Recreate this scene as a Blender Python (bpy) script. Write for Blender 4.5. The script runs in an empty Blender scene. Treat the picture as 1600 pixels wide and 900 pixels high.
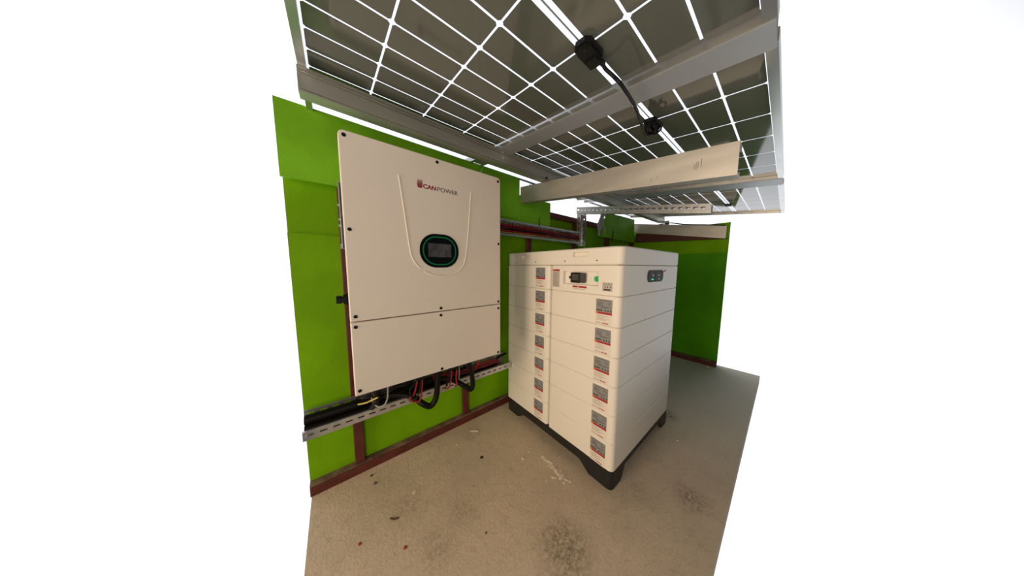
import bpy, bmesh, math, random
from mathutils import Vector, Matrix

random.seed(7)
S = bpy.context.scene
COL = S.collection

# ------------------------------------------------------------------ camera
cam_d = bpy.data.cameras.new('camera')
cam = bpy.data.objects.new('camera', cam_d)
COL.objects.link(cam)
YAW, PIT, ROL = math.radians(51.1476), math.radians(-5.5631), math.radians(0.2469)
fwd = Vector((math.cos(YAW) * math.cos(PIT), math.sin(YAW) * math.cos(PIT), math.sin(PIT)))
rgt = Vector((math.sin(YAW), -math.cos(YAW), 0))
upv = rgt.cross(fwd)
r2 = math.cos(ROL) * rgt + math.sin(ROL) * upv
u2 = -math.sin(ROL) * rgt + math.cos(ROL) * upv
mw = Matrix.Identity(4)
for i in range(3):
    mw[i][0] = r2[i]; mw[i][1] = u2[i]; mw[i][2] = -fwd[i]
mw[2][3] = 1.2
cam.matrix_world = mw
cam_d.sensor_width = 36.0
cam_d.sensor_fit = 'HORIZONTAL'
cam_d.lens = 343.5915 * 36.0 / 1600.0
cam_d.clip_start = 0.01
S.camera = cam

# ------------------------------------------------------------------ exposure, world
S.view_settings.view_transform = 'Standard'
S.view_settings.look = 'None'
S.view_settings.exposure = 0.0
S.view_settings.gamma = 1.0
S.view_settings.use_curve_mapping = False

W = bpy.data.worlds.new('overcast_sky')
S.world = W
W.use_nodes = True
nt = W.node_tree
nt.nodes.clear()
wo = nt.nodes.new('ShaderNodeOutputWorld')
bg = nt.nodes.new('ShaderNodeBackground')
tc = nt.nodes.new('ShaderNodeTexCoord')
nt.links.new(bg.outputs[0], wo.inputs[0])


def w_dot(vec, lo, hi):
    """0..1 ramp of how far the looked-at direction agrees with vec"""
    d = nt.nodes.new('ShaderNodeVectorMath'); d.operation = 'DOT_PRODUCT'
    v = Vector(vec).normalized()
    d.inputs[1].default_value = v
    nt.links.new(tc.outputs['Generated'], d.inputs[0])
    m = nt.nodes.new('ShaderNodeMapRange'); m.interpolation_type = 'SMOOTHSTEP'
    m.inputs['From Min'].default_value = lo
    m.inputs['From Max'].default_value = hi
    nt.links.new(d.outputs['Value'], m.inputs['Value'])
    return m.outputs[0]


def w_mix(fac, a, b):
    m = nt.nodes.new('ShaderNodeMix'); m.data_type = 'RGBA'
    nt.links.new(fac, m.inputs['Factor'])
    for s, i in ((a, 6), (b, 7)):
        if isinstance(s, tuple):
            m.inputs[i].default_value = (*s, 1)
        else:
            nt.links.new(s, m.inputs[i])
    return m.outputs[2]


SKY_AHEAD = (1.25, 1.27, 1.32)     # overcast sky beyond the walls and over the roof
YARD_DOOR = (0.24, 0.20, 0.15)     # warm sunlit yard on the open side behind the camera
DIM_SIDE = (0.02, 0.03, 0.035)      # sky dimmed on the unseen near side, to keep light off side faces
c1 = w_mix(w_dot((-0.42, -1.0, 0.5), -0.08, 0.26), SKY_AHEAD, DIM_SIDE)
c2 = w_mix(w_dot((-1.0, 0.0, -0.05), 0.50, 0.85), c1, YARD_DOOR)
nt.links.new(c2, bg.inputs[0])
bg.inputs[1].default_value = 1.0

# daylight from the doorway behind the camera, plus an added side fill lamp
for nm, loc, aim, sx, sy, colr, en in (
        ('doorway_daylight', (-2.30, 0.85, 1.05), (1.0, 0.0, -0.03), 1.2, 1.9, (1.0, 0.77, 0.55), 51),
        ('side_fill', (-0.75, -0.75, 1.20), (0.9, 1.0, -0.08), 1.0, 1.5, (1.0, 0.85, 0.69), 19)):
    dl = bpy.data.lights.new(nm, 'AREA')
    dl.shape = 'RECTANGLE'; dl.size = sx; dl.size_y = sy
    dl.color = colr; dl.energy = en
    dlo = bpy.data.objects.new(nm, dl); COL.objects.link(dlo)
    dlo.location = loc
    dlo.rotation_euler = Vector(aim).to_track_quat('-Z', 'Y').to_euler()


# ------------------------------------------------------------------ materials
def lin(c):
    return tuple(((v / 255) / 12.92 if v / 255 <= 0.04045 else ((v / 255 + 0.055) / 1.055) ** 2.4) for v in c)


def mat(name, rgb, rough=0.6, metal=0.0, var=0.08, scale=8.0, bump=0.0, bscale=60.0, spec=0.5, rgb2=None,
        thr=(0.35, 0.65), coat=0.0, stretch=None, emit=None):
    m = bpy.data.materials.new(name); m.use_nodes = True
    n = m.node_tree.nodes; l = m.node_tree.links
    b = n['Principled BSDF']
    b.inputs['Roughness'].default_value = rough
    b.inputs['Metallic'].default_value = metal
    b.inputs['Specular IOR Level'].default_value = spec
    b.inputs['Coat Weight'].default_value = coat
    g = n.new('ShaderNodeNewGeometry')
    mp = n.new('ShaderNodeMapping')
    if stretch:
        mp.inputs['Scale'].default_value = stretch
    l.new(g.outputs['Position'], mp.inputs['Vector'])
    t = n.new('ShaderNodeTexNoise')
    t.inputs['Scale'].default_value = scale
    t.inputs['Detail'].default_value = 6
    l.new(mp.outputs[0], t.inputs['Vector'])
    r = n.new('ShaderNodeMapRange')
    r.inputs['From Min'].default_value = thr[0]; r.inputs['From Max'].default_value = thr[1]
    l.new(t.outputs['Fac'], r.inputs['Value'])
    mx = n.new('ShaderNodeMix'); mx.data_type = 'RGBA'
    l.new(r.outputs[0], mx.inputs['Factor'])
    a = rgb
    c = rgb2 if rgb2 else tuple(v * (1 - var) for v in rgb)
    mx.inputs[6].default_value = (*a, 1); mx.inputs[7].default_value = (*c, 1)
    l.new(mx.outputs[2], b.inputs['Base Color'])
    if bump:
        t2 = n.new('ShaderNodeTexNoise'); t2.inputs['Scale'].default_value = bscale
        t2.inputs['Detail'].default_value = 4
        l.new(mp.outputs[0], t2.inputs['Vector'])
        bp = n.new('ShaderNodeBump'); bp.inputs['Strength'].default_value = bump
        bp.inputs['Distance'].default_value = 0.004
        l.new(t2.outputs['Fac'], bp.inputs['Height'])
        l.new(bp.outputs[0], b.inputs['Normal'])
    if emit:
        b.inputs['Emission Color'].default_value = (*emit[:3], 1)
        b.inputs['Emission Strength'].default_value = emit[3]
    return m


M = {}
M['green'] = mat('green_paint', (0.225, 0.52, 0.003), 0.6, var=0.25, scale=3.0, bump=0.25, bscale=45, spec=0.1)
M['green_back'] = mat('shaded_green_paint', (0.095, 0.40, 0.003), 0.6, var=0.2, scale=3.0, bump=0.25, bscale=45, spec=0.1)  # wall green darkened in the colour for the dimmer light at the back
M['green_up'] = mat('green_paint_upper', (0.24, 0.62, 0.018), 0.55, var=0.18, scale=5.0, bump=0.2, bscale=60, spec=0.2)
M['red_oxide'] = mat('red_oxide_steel', (0.13, 0.024, 0.016), 0.55, var=0.35, scale=20, bump=0.15)
M['dust'] = mat('dusty_ledge', (0.21, 0.15, 0.09), 0.9, rgb2=(0.10, 0.05, 0.03), scale=14, bump=0.5)
M['cream'] = mat('cream_powder_coat', (0.84, 0.755, 0.665), 0.7, var=0.02, scale=4, bump=0.05, bscale=500, spec=0.03)
M['shell'] = mat('battery_white_coat', (0.84, 0.79, 0.70), 0.42, var=0.02, scale=4, bump=0.04, bscale=500, spec=0.4)
M['blackp'] = mat('black_plastic', (0.005, 0.005, 0.005), 0.5, var=0.2, spec=0.3)
M['blackb'] = mat('black_base_steel', (0.014, 0.014, 0.014), 0.5, var=0.3, scale=12, bump=0.05)
M['rubber'] = mat('black_cable_sheath', (0.004, 0.004, 0.004), 0.5, var=0.3, spec=0.25)
M['hose'] = mat('black_conduit', (0.006, 0.0045, 0.0035), 0.5, var=0.3, spec=0.2)
M['glossblk'] = mat('gloss_black', (0.004, 0.004, 0.004), 0.06, var=0.0, coat=0.5)
M['lcd'] = mat('lcd_glass', (0.10, 0.10, 0.11), 0.1, var=0.5, scale=30, coat=0.5)
M['dispglass'] = mat('display_face', (0.010, 0.012, 0.012), 0.5, var=0.1, spec=0.1)
M['ring'] = mat('green_ring', (0.0, 0.22, 0.07), 0.4, var=0.0)
M['ledg'] = mat('green_led', (0.0, 0.3, 0.1), 0.4, var=0.0, emit=(0.05, 0.9, 0.4, 1.0))
M['redink'] = mat('red_ink', (0.42, 0.008, 0.02), 0.5, var=0.0)
M['orange'] = mat('orange_ink', (0.75, 0.16, 0.01), 0.5, var=0.0)
M['logored'] = mat('logo_red', (0.26, 0.006, 0.018), 0.5, var=0.0)
M['ink'] = mat('dark_ink', (0.02, 0.02, 0.022), 0.5, var=0.0)
M['greyink'] = mat('grey_ink', (0.22, 0.20, 0.18), 0.5, var=0.0)
M['plate'] = mat('silver_label', (0.27, 0.27, 0.265), 0.4, var=0.05)
M['paper'] = mat('white_label', (0.80, 0.73, 0.64), 0.5, var=0.02)
M['warn'] = mat('grey_warning_label', (0.50, 0.45, 0.40), 0.5, var=0.05)
M['greensticker'] = mat('green_sticker', (0.03, 0.55, 0.20), 0.5, var=0.0)
M['screw'] = mat('dark_screw', (0.02, 0.02, 0.025), 0.35, metal=0.6, var=0.2)
M['alu'] = mat('aluminium_frame', (0.56, 0.57, 0.56), 0.28, metal=0.9, var=0.12, scale=6, stretch=(1, 1, 4))
M['alud'] = mat('aluminium_rafter', (0.62, 0.61, 0.55), 0.42, metal=0.8, var=0.15, scale=6, stretch=(0.6, 3, 3))
M['galv'] = mat('galvanised_beam', (0.60, 0.575, 0.53), 0.42, metal=0.65, var=0.18, scale=4, bump=0.05, stretch=(1, 1, 5))
M['zinc'] = mat('zinc_tray', (0.66, 0.67, 0.68), 0.33, metal=0.8, var=0.2, scale=25)
M['purlin'] = mat('mill_aluminium', (0.42, 0.44, 0.45), 0.5, metal=0.6, var=0.08, scale=3)
M['wire_red'] = mat('red_wire', (0.42, 0.012, 0.02), 0.4, var=0.2)
M['wire_dred'] = mat('dark_red_wire', (0.17, 0.008, 0.014), 0.45, var=0.3)
M['wire_yel'] = mat('yellow_green_wire', (0.55, 0.48, 0.08), 0.45, var=0.2)
M['wire_grey'] = mat('grey_wire', (0.30, 0.31, 0.29), 0.45, var=0.1)
M['torn'] = mat('torn_foil', (0.55, 0.54, 0.55), 0.5, var=0.35, scale=30, bump=0.6)
M['stone_grey'] = mat('grey_stone', (0.17, 0.17, 0.18), 0.8, var=0.5, scale=90)
M['stone_brown'] = mat('brown_stone', (0.15, 0.09, 0.05), 0.9, var=0.5, scale=90)
M['chip_green'] = mat('dark_green_chip', (0.025, 0.04, 0.015), 0.6, var=0.4)
M['chip_red'] = mat('red_chip', (0.45, 0.05, 0.05), 0.6, var=0.3)
M['chip_white'] = mat('white_chip', (0.75, 0.70, 0.62), 0.7, var=0.2)
M['wood'] = mat('brown_splinter', (0.10, 0.05, 0.025), 0.8, var=0.4)
M['plaster'] = mat('dried_plaster', (0.80, 0.70, 0.55), 0.85, var=0.25, scale=60, bump=0.5)
M['clear'] = mat('smoky_cover', (0.06, 0.06, 0.06), 0.12, var=0.1, coat=0.4)

# solar cell: dark, with a smooth reflective face
M['cell'] = mat('solar_cell', (0.105, 0.108, 0.082), 0.085, var=0.10, scale=5, spec=0.75)


def mat_glass():
    m = bpy.data.materials.new('panel_glass'); m.use_nodes = True
    n = m.node_tree.nodes; l = m.node_tree.links
    n.clear()
    o = n.new('ShaderNodeOutputMaterial')
    tr = n.new('ShaderNodeBsdfTransparent'); tr.inputs[0].default_value = (0.96, 0.97, 1.0, 1)
    gl = n.new('ShaderNodeBsdfGlossy'); gl.inputs['Roughness'].default_value = 0.05
    fr = n.new('ShaderNodeLayerWeight'); fr.inputs[0].default_value = 0.5
    pw = n.new('ShaderNodeMath'); pw.operation = 'POWER'; pw.inputs[1].default_value = 5.0
    l.new(fr.outputs['Facing'], pw.inputs[0])
    ml = n.new('ShaderNodeMath'); ml.operation = 'MULTIPLY'; ml.inputs[1].default_value = 0.4
    l.new(pw.outputs[0], ml.inputs[0])
    mx = n.new('ShaderNodeMixShader')
    l.new(ml.outputs[0], mx.inputs[0]); l.new(tr.outputs[0], mx.inputs[1]); l.new(gl.outputs[0], mx.inputs[2])
    l.new(mx.outputs[0], o.inputs[0])
    return m


M['glass'] = mat_glass()


def mat_floor():
    m = bpy.data.materials.new('dusty_concrete'); m.use_nodes = True
    n = m.node_tree.nodes; l = m.node_tree.links
    b = n['Principled BSDF']; b.inputs['Roughness'].default_value = 0.85
    b.inputs['Specular IOR Level'].default_value = 0.25
    g = n.new('ShaderNodeNewGeometry')

    def noise(sc, det=6, ro=0.6):
        t = n.new('ShaderNodeTexNoise'); t.inputs['Scale'].default_value = sc
        t.inputs['Detail'].default_value = det; t.inputs['Roughness'].default_value = ro
        l.new(g.outputs['Position'], t.inputs['Vector']); return t.outputs['Fac']

    def rng(v, a, c, lo=0.0, hi=1.0):
        r = n.new('ShaderNodeMapRange'); r.interpolation_type = 'SMOOTHSTEP'
        r.inputs['From Min'].default_value = a; r.inputs['From Max'].default_value = c
        r.inputs['To Min'].default_value = lo; r.inputs['To Max'].default_value = hi
        l.new(v, r.inputs['Value']); return r.outputs[0]

    def mul(a, c):
        k = n.new('ShaderNodeMath'); k.operation = 'MULTIPLY'
        l.new(a, k.inputs[0]); l.new(c, k.inputs[1]); return k.outputs[0]

    def mix(f, a, c):
        x = n.new('ShaderNodeMix'); x.data_type = 'RGBA'
        l.new(f, x.inputs['Factor'])
        for s, i in ((a, 6), (c, 7)):
            if isinstance(s, tuple): x.inputs[i].default_value = (*s, 1)
            else: l.new(s, x.inputs[i])
        return x.outputs[2]
    col = mix(rng(noise(2.2), 0.35, 0.65), (0.66, 0.53, 0.385), (0.57, 0.46, 0.34))
    col = mix(rng(noise(26, 8, 0.7), 0.50, 0.72, 0, 0.55), col, (0.40, 0.31, 0.22))
    col = mix(rng(noise(140, 3, 0.7), 0.60, 0.70, 0, 0.65), col, (0.20, 0.15, 0.10))
    col = mix(rng(noise(9, 7, 0.7), 0.60, 0.74, 0, 0.5), col, (0.60, 0.52, 0.42))
    # paler grey towards the back of the slab: dust, lightened for sky light there
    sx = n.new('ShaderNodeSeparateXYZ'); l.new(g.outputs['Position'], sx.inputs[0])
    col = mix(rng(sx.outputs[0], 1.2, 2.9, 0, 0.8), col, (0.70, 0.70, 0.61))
    # dirt patches that lie on the slab
    for (x, y, r, s) in ((0.70, 0.50, 0.17, 0.75), (1.38, 0.22, 0.12, 0.6), (2.05, 0.52, 0.12, 0.7), (0.22, 1.10, 0.12, 0.3),
                         (0.27, 0.85, 0.12, 0.35), (0.70, 1.33, 0.10, 0.35), (0.43, 0.90, 0.12, 0.3), (1.20, 0.42, 0.10, 0.3)):
        d = n.new('ShaderNodeVectorMath'); d.operation = 'DISTANCE'
        d.inputs[1].default_value = (x, y, 0)
        l.new(g.outputs['Position'], d.inputs[0])
        f = rng(d.outputs['Value'], r, r * 0.15, 0, s)
        f = mul(f, rng(noise(48, 8, 0.75), 0.38, 0.62))
        col = mix(f, col, (0.115, 0.085, 0.055))
    l.new(col, b.inputs['Base Color'])
    bp = n.new('ShaderNodeBump'); bp.inputs['Strength'].default_value = 0.55; bp.inputs['Distance'].default_value = 0.006
    a = n.new('ShaderNodeMath'); a.operation = 'ADD'
    l.new(noise(70, 8, 0.7), a.inputs[0]); l.new(noise(9, 4), a.inputs[1])
    l.new(a.outputs[0], bp.inputs['Height']); l.new(bp.outputs[0], b.inputs['Normal'])
    return m


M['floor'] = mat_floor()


# ------------------------------------------------------------------ helpers
def link(name, bm, m, parent=None, smooth=False):
    me = bpy.data.meshes.new(name)
    bmesh.ops.recalc_face_normals(bm, faces=bm.faces)
    bm.to_mesh(me); bm.free()
    for x in (m if isinstance(m, (list, tuple)) else [m]):
        me.materials.append(x)
    if smooth:
        for p in me.polygons: p.use_smooth = len(p.vertices) < 9 and p.area < 0.03
        try:
            me.set_sharp_from_angle(angle=math.radians(40))
        except Exception:
            pass
    o = bpy.data.objects.new(name, me); COL.objects.link(o)
    if parent is not None:
        o.parent = parent
        o.matrix_parent_inverse = Matrix.Translation(-Vector(parent.location)) if not parent.rotation_euler.x else parent.matrix_basis.inverted()
    return o


def thing(name, loc, label, cat, group=None):
    o = bpy.data.objects.new(name, None); COL.objects.link(o)
    o.empty_display_size = 0.05
    o.location = loc
    return tag(o, label, cat, group)


def tag(o, label, cat, group=None):
    o['label'] = label; o['category'] = cat
    if group: o['group'] = group
    return o


def struct(o):
    o['kind'] = 'structure'; return o


def box(bm, x0, x1, y0, y1, z0, z1, bev=0.0, mi=0):
    vs = [bm.verts.new((x, y, z)) for x in (x0, x1) for y in (y0, y1) for z in (z0, z1)]
    fs = [bm.faces.new([vs[i] for i in q]) for q in ((0, 1, 3, 2), (4, 6, 7, 5), (0, 4, 5, 1), (2, 3, 7, 6), (0, 2, 6, 4), (1, 5, 7, 3))]
    for f in fs: f.material_index = mi
    if bev:
        es = list({e for f in fs for e in f.edges})
        bmesh.ops.bevel(bm, geom=es, offset=bev, segments=2, affect='EDGES', profile=0.5)
    return vs


def B(*a, **k):
    bm = bmesh.new(); box(bm, *a, **k); return bm


def cyl(bm, c, axis, r, h, seg=20, mi=0, r2=None, bev=0.0):
    """cylinder from c along axis (length h)"""
    ax = Vector(axis).normalized()
    rot = ax.to_track_quat('Z', 'Y').to_matrix().to_4x4()
    mt = Matrix.Translation(Vector(c) + ax * h / 2) @ rot
    g = bmesh.ops.create_cone(bm, cap_ends=True, segments=seg, radius1=r, radius2=(r if r2 is None else r2), depth=h, matrix=mt)
    for v in g['verts']:
        for f in v.link_faces: f.material_index = mi
    return g


def tube(pts, r, seg=10, sub=8, smooth=True, rib=0.0, closed_caps=True):
    """cable along a Catmull-Rom line"""
    P = [Vector(p) for p in pts]
    Q = []
    if smooth and len(P) > 2:
        E = [2 * P[0] - P[1]] + P + [2 * P[-1] - P[-2]]
        for i in range(1, len(E) - 2):
            for k in range(sub):
                t = k / sub
                a, b, c, d = E[i - 1], E[i], E[i + 1], E[i + 2]
                Q.append(0.5 * ((2 * b) + (-a + c) * t + (2 * a - 5 * b + 4 * c - d) * t * t + (-a + 3 * b - 3 * c + d) * t ** 3))
        Q.append(P[-1])
    else:
        Q = P
    bm = bmesh.new(); rings = []
    tn = (Q[1] - Q[0]).normalized()
    nrm = tn.orthogonal().normalized()
    for i, q in enumerate(Q):
        t2 = ((Q[min(i + 1, len(Q) - 1)] - Q[max(i - 1, 0)])).normalized()
        nrm = (nrm - t2 * nrm.dot(t2)).normalized()
        bn = t2.cross(nrm)
        rr = r * (1 + (rib if i % 2 else 0))
        rings.append([bm.verts.new(q + (nrm * math.cos(2 * math.pi * j / seg) + bn * math.sin(2 * math.pi * j / seg)) * rr) for j in range(seg)])
    for a, b in zip(rings, rings[1:]):
        for j in range(seg):
            bm.faces.new((a[j], a[(j + 1) % seg], b[(j + 1) % seg], b[j]))
    bm.faces.new(rings[0]); bm.faces.new(rings[-1])
    return bm


def merge(dst, src):
    me = bpy.data.meshes.new('tmp'); src.to_mesh(me); src.free()
    dst.from_mesh(me); bpy.data.meshes.remove(me)


def prism(bm, poly, f0, f1, mi=0):
    """poly: list of 2D points; f0/f1 map a 2D point to 3D at each end"""
    a = [bm.verts.new(f0(p)) for p in poly]; b = [bm.verts.new(f1(p)) for p in poly]
    n = len(poly)
    fs = [bm.faces.new(a), bm.faces.new(b[::-1])]
    for i in range(n):
        fs.append(bm.faces.new((a[i], a[(i + 1) % n], b[(i + 1) % n], b[i])))
    for f in fs: f.material_index = mi


def cut(obj, cutters):
    """carve pockets or slots into a mesh and keep the result as plain mesh data"""
    for c in cutters:
        md = obj.modifiers.new('c', 'BOOLEAN'); md.operation = 'DIFFERENCE'; md.object = c; md.solver = 'EXACT'
    bpy.context.view_layer.update()
    dg = bpy.context.evaluated_depsgraph_get()
    me = bpy.data.meshes.new_from_object(obj.evaluated_get(dg))
    obj.modifiers.clear()
    old = obj.data; obj.data = me; me.name = old.name
    for c in cutters:
        cm = c.data; bpy.data.objects.remove(c); bpy.data.meshes.remove(cm)
    bpy.data.meshes.remove(old)


def cutter(*a):
    bm = B(*a); bmesh.ops.recalc_face_normals(bm, faces=bm.faces)
    me = bpy.data.meshes.new('cutter'); bm.to_mesh(me); bm.free()
    o = bpy.data.objects.new('cutter', me); COL.objects.link(o); return o


def rrect(hw, hh, r, n=8):
    pts = []
    for (cx, cy, a0) in ((hw - r, hh - r, 0), (-hw + r, hh - r, 90), (-hw + r, -hh + r, 180), (hw - r, -hh + r, 270)):
        for k in range(n + 1):
            a = math.radians(a0 + 90 * k / n)
            pts.append((cx + r * math.cos(a), cy + r * math.sin(a)))
    return pts


def slotted(O, U, V, length, width, rows, pitch, slot, slot_h, th, start=None):
    """perforated steel strip: a grid with real slots, given thickness"""
    O, U, V = Vector(O), Vector(U).normalized(), Vector(V).normalized()
    N = U.cross(V)
    us = [0.0]; s = start if start is not None else (pitch - slot) / 2
    while s + slot < length:
        us += [s, s + slot]; s += pitch
    us.append(length)
    vs = [0.0]
    for r in rows: vs += [r - slot_h / 2, r + slot_h / 2]
    vs.append(width)
    bm = bmesh.new(); grid = {}

    def gv(i, j, k):
        if (i, j, k) not in grid:
            grid[(i, j, k)] = bm.verts.new(O + U * us[i] + V * vs[j] + N * (k * th))
        return grid[(i, j, k)]
    hole = lambda i, j: (i % 2 == 1 and j % 2 == 1) or i < 0 or j < 0 or i >= len(us) - 1 or j >= len(vs) - 1
    for i in range(len(us) - 1):
        for j in range(len(vs) - 1):
            if hole(i, j): continue
            for k in (0, 1):
                bm.faces.new((gv(i, j, k), gv(i + 1, j, k), gv(i + 1, j + 1, k), gv(i, j + 1, k)))
            for (di, dj, a, b) in ((-1, 0, (0, 0), (0, 1)), (1, 0, (1, 0), (1, 1)), (0, -1, (0, 0), (1, 0)), (0, 1, (0, 1), (1, 1))):
                if hole(i + di, j + dj):
                    p, q = (i + a[0], j + a[1]), (i + b[0], j + b[1])
                    bm.faces.new((gv(*p, 0), gv(*q, 0), gv(*q, 1), gv(*p, 1)))
    return bm


RZ, RS = 1.745, 0.133


def rp(x, y, w=0.0):
    """a point w metres under the sloping underside of the roof"""
    return Vector((x, y, RZ + RS * y - w))


def rbox(bm, x0, x1, y0, y1, w0, w1, mi=0):
    vs = [bm.verts.new(rp(x, y, w)) for x in (x0, x1) for y in (y0, y1) for w in (w0, w1)]
    for q in ((0, 1, 3, 2), (4, 6, 7, 5), (0, 4, 5, 1), (2, 3, 7, 6), (0, 2, 6, 4), (1, 5, 7, 3)):
        bm.faces.new([vs[i] for i in q]).material_index = mi


def text_mesh(body, size, bold=0.0, shear=0.0, depth=0.0006):
    c = bpy.data.curves.new('t', 'FONT'); c.body = body; c.size = size; c.offset = bold; c.shear = shear; c.extrude = depth
    c.resolution_u = 4
    o = bpy.data.objects.new('t', c); COL.objects.link(o)
    bpy.context.view_layer.update()
    me = bpy.data.meshes.new_from_object(o.evaluated_get(bpy.context.evaluated_depsgraph_get()))
    bpy.data.objects.remove(o); bpy.data.curves.remove(c)
    return me


def put_text(name, body, x0, x1, z0, z1, y, m, parent, bold=0.0, shear=0.0):
    """lettering on a surface facing -y, fitted in a rectangle"""
    me = text_mesh(body, 0.1, bold, shear)
    xs = [v.co.x for v in me.vertices]; ys = [v.co.y for v in me.vertices]
    ax, bx, ay, by = min(xs), max(xs), min(ys), max(ys)
    for v in me.vertices:
        X = x0 + (v.co.x - ax) / (bx - ax) * (x1 - x0)
        Z = z0 + (v.co.y - ay) / (by - ay) * (z1 - z0)
        v.co = Vector((X, y - 0.0003 - v.co.z, Z))
    me.name = name; me.materials.append(m)
    o = bpy.data.objects.new(name, me); COL.objects.link(o); o.parent = parent
    o.matrix_parent_inverse = Matrix.Translation(-Vector(parent.location))
    return o


# ================================================================== STRUCTURE
# floor
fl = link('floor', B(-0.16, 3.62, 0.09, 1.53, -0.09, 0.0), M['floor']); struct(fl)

# left wall: lower boards on the outside of the steel frame, upper boards lapped over it
wl = bpy.data.objects.new('wall_left', None); COL.objects.link(wl); struct(wl)
link('lower_board', B(-0.165, 3.58, 1.500, 1.515, 0.0, 1.357), M['green'], wl)
mb = link('middle_board', B(-0.165, 3.58, 1.5152, 1.530, 1.352, 1.70), M['green'], wl)
mbc = cutter(-0.006, 0.006, 1.47, 1.55, -0.065, 0.06)
mbc.matrix_world = Matrix.Translation((2.30, 0, 1.47)) @ Matrix.Rotation(math.radians(-24), 4, 'Y')
cut(mb, [mbc])


def upper_board(name, x0, x1, z0, ztop, y0=1.438, cuts=()):
    bm = bmesh.new(); box(bm, x0, x1, y0, y0 + 0.014, z0, ztop)
    o = link(name, bm, M['green_up'], wl)
    cs = []
    for (cx, cz, w, h, rot) in cuts:
        c = cutter(-w / 2, w / 2, y0 - 0.05, y0 + 0.05, -h / 2, h / 2)
        c.matrix_world = Matrix.Translation((cx, 0, cz)) @ Matrix.Rotation(math.radians(rot), 4, 'Y')
        cs.append(c)
    if cs: cut(o, cs)
    return o


upper_board('upper_board', -0.165, 1.235, 1.597, 1.927, 1.438, cuts=[(0.868, 1.888, 0.006, 0.045, 18)])
upper_board('upper_board', 0.40, 1.636, 1.577, 1.800, 1.4535)
link('upper_board', B(1.43, 1.60, 1.520, 1.534, 1.66, 1.945), M['green_up'], wl)

# right-hand (back) wall
wb = bpy.data.objects.new('wall_back', None); COL.objects.link(wb); struct(wb)
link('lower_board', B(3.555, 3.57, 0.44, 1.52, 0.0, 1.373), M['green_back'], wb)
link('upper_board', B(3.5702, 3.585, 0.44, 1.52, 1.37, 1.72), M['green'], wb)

# steel frame: bottom rails with dusty ledges, studs, top rails
bm = bmesh.new(); box(bm, -0.165, 3.55, 1.455, 1.4995, 0.0, 0.048, 0.003); box(bm, -0.165, 3.55, 1.462, 1.4995, 0.0485, 0.058, mi=1)
struct(link('baseboard_left', bm, [M['red_oxide'], M['dust']]))
bm = bmesh.new(); box(bm, 3.505, 3.549, 0.44, 1.45, 0.0, 0.050, 0.003); box(bm, 3.512, 3.549, 0.44, 1.45, 0.0505, 0.062, mi=1)
struct(link('baseboard_back', bm, [M['red_oxide'], M['dust']]))
k = 1
for sx in (0.055, 0.735, 1.385, 2.075, 2.765, 3.475):
    z1 = 1.595 if sx < 0.3 else 1.668
    struct(link('trim_%d' % k, B(sx - 0.024, sx + 0.024, 1.47 if sx < 1.7 else 1.46, 1.4985, 0.0585, z1, 0.003), M['red_oxide'])); k += 1
struct(link('trim_%d' % k, B(1.64, 3.50, 1.46, 1.4985, 1.669, 1.722, 0.003), M['red_oxide'])); k += 1
bm = bmesh.new(); prism(bm, [(0.44, 1.527), (1.43, 1.562), (1.43, 1.695), (0.44, 1.522 + 0.01)], lambda p: Vector((3.502, *p)), lambda p: Vector((3.549, *p)))
struct(link('trim_%d' % k, bm, M['red_oxide'])); k += 1

# ================================================================== ROOF
Y0, YC, Y1 = 0.075, 0.393, 1.392       # near edge of what is built, centre line, last cell row


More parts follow.
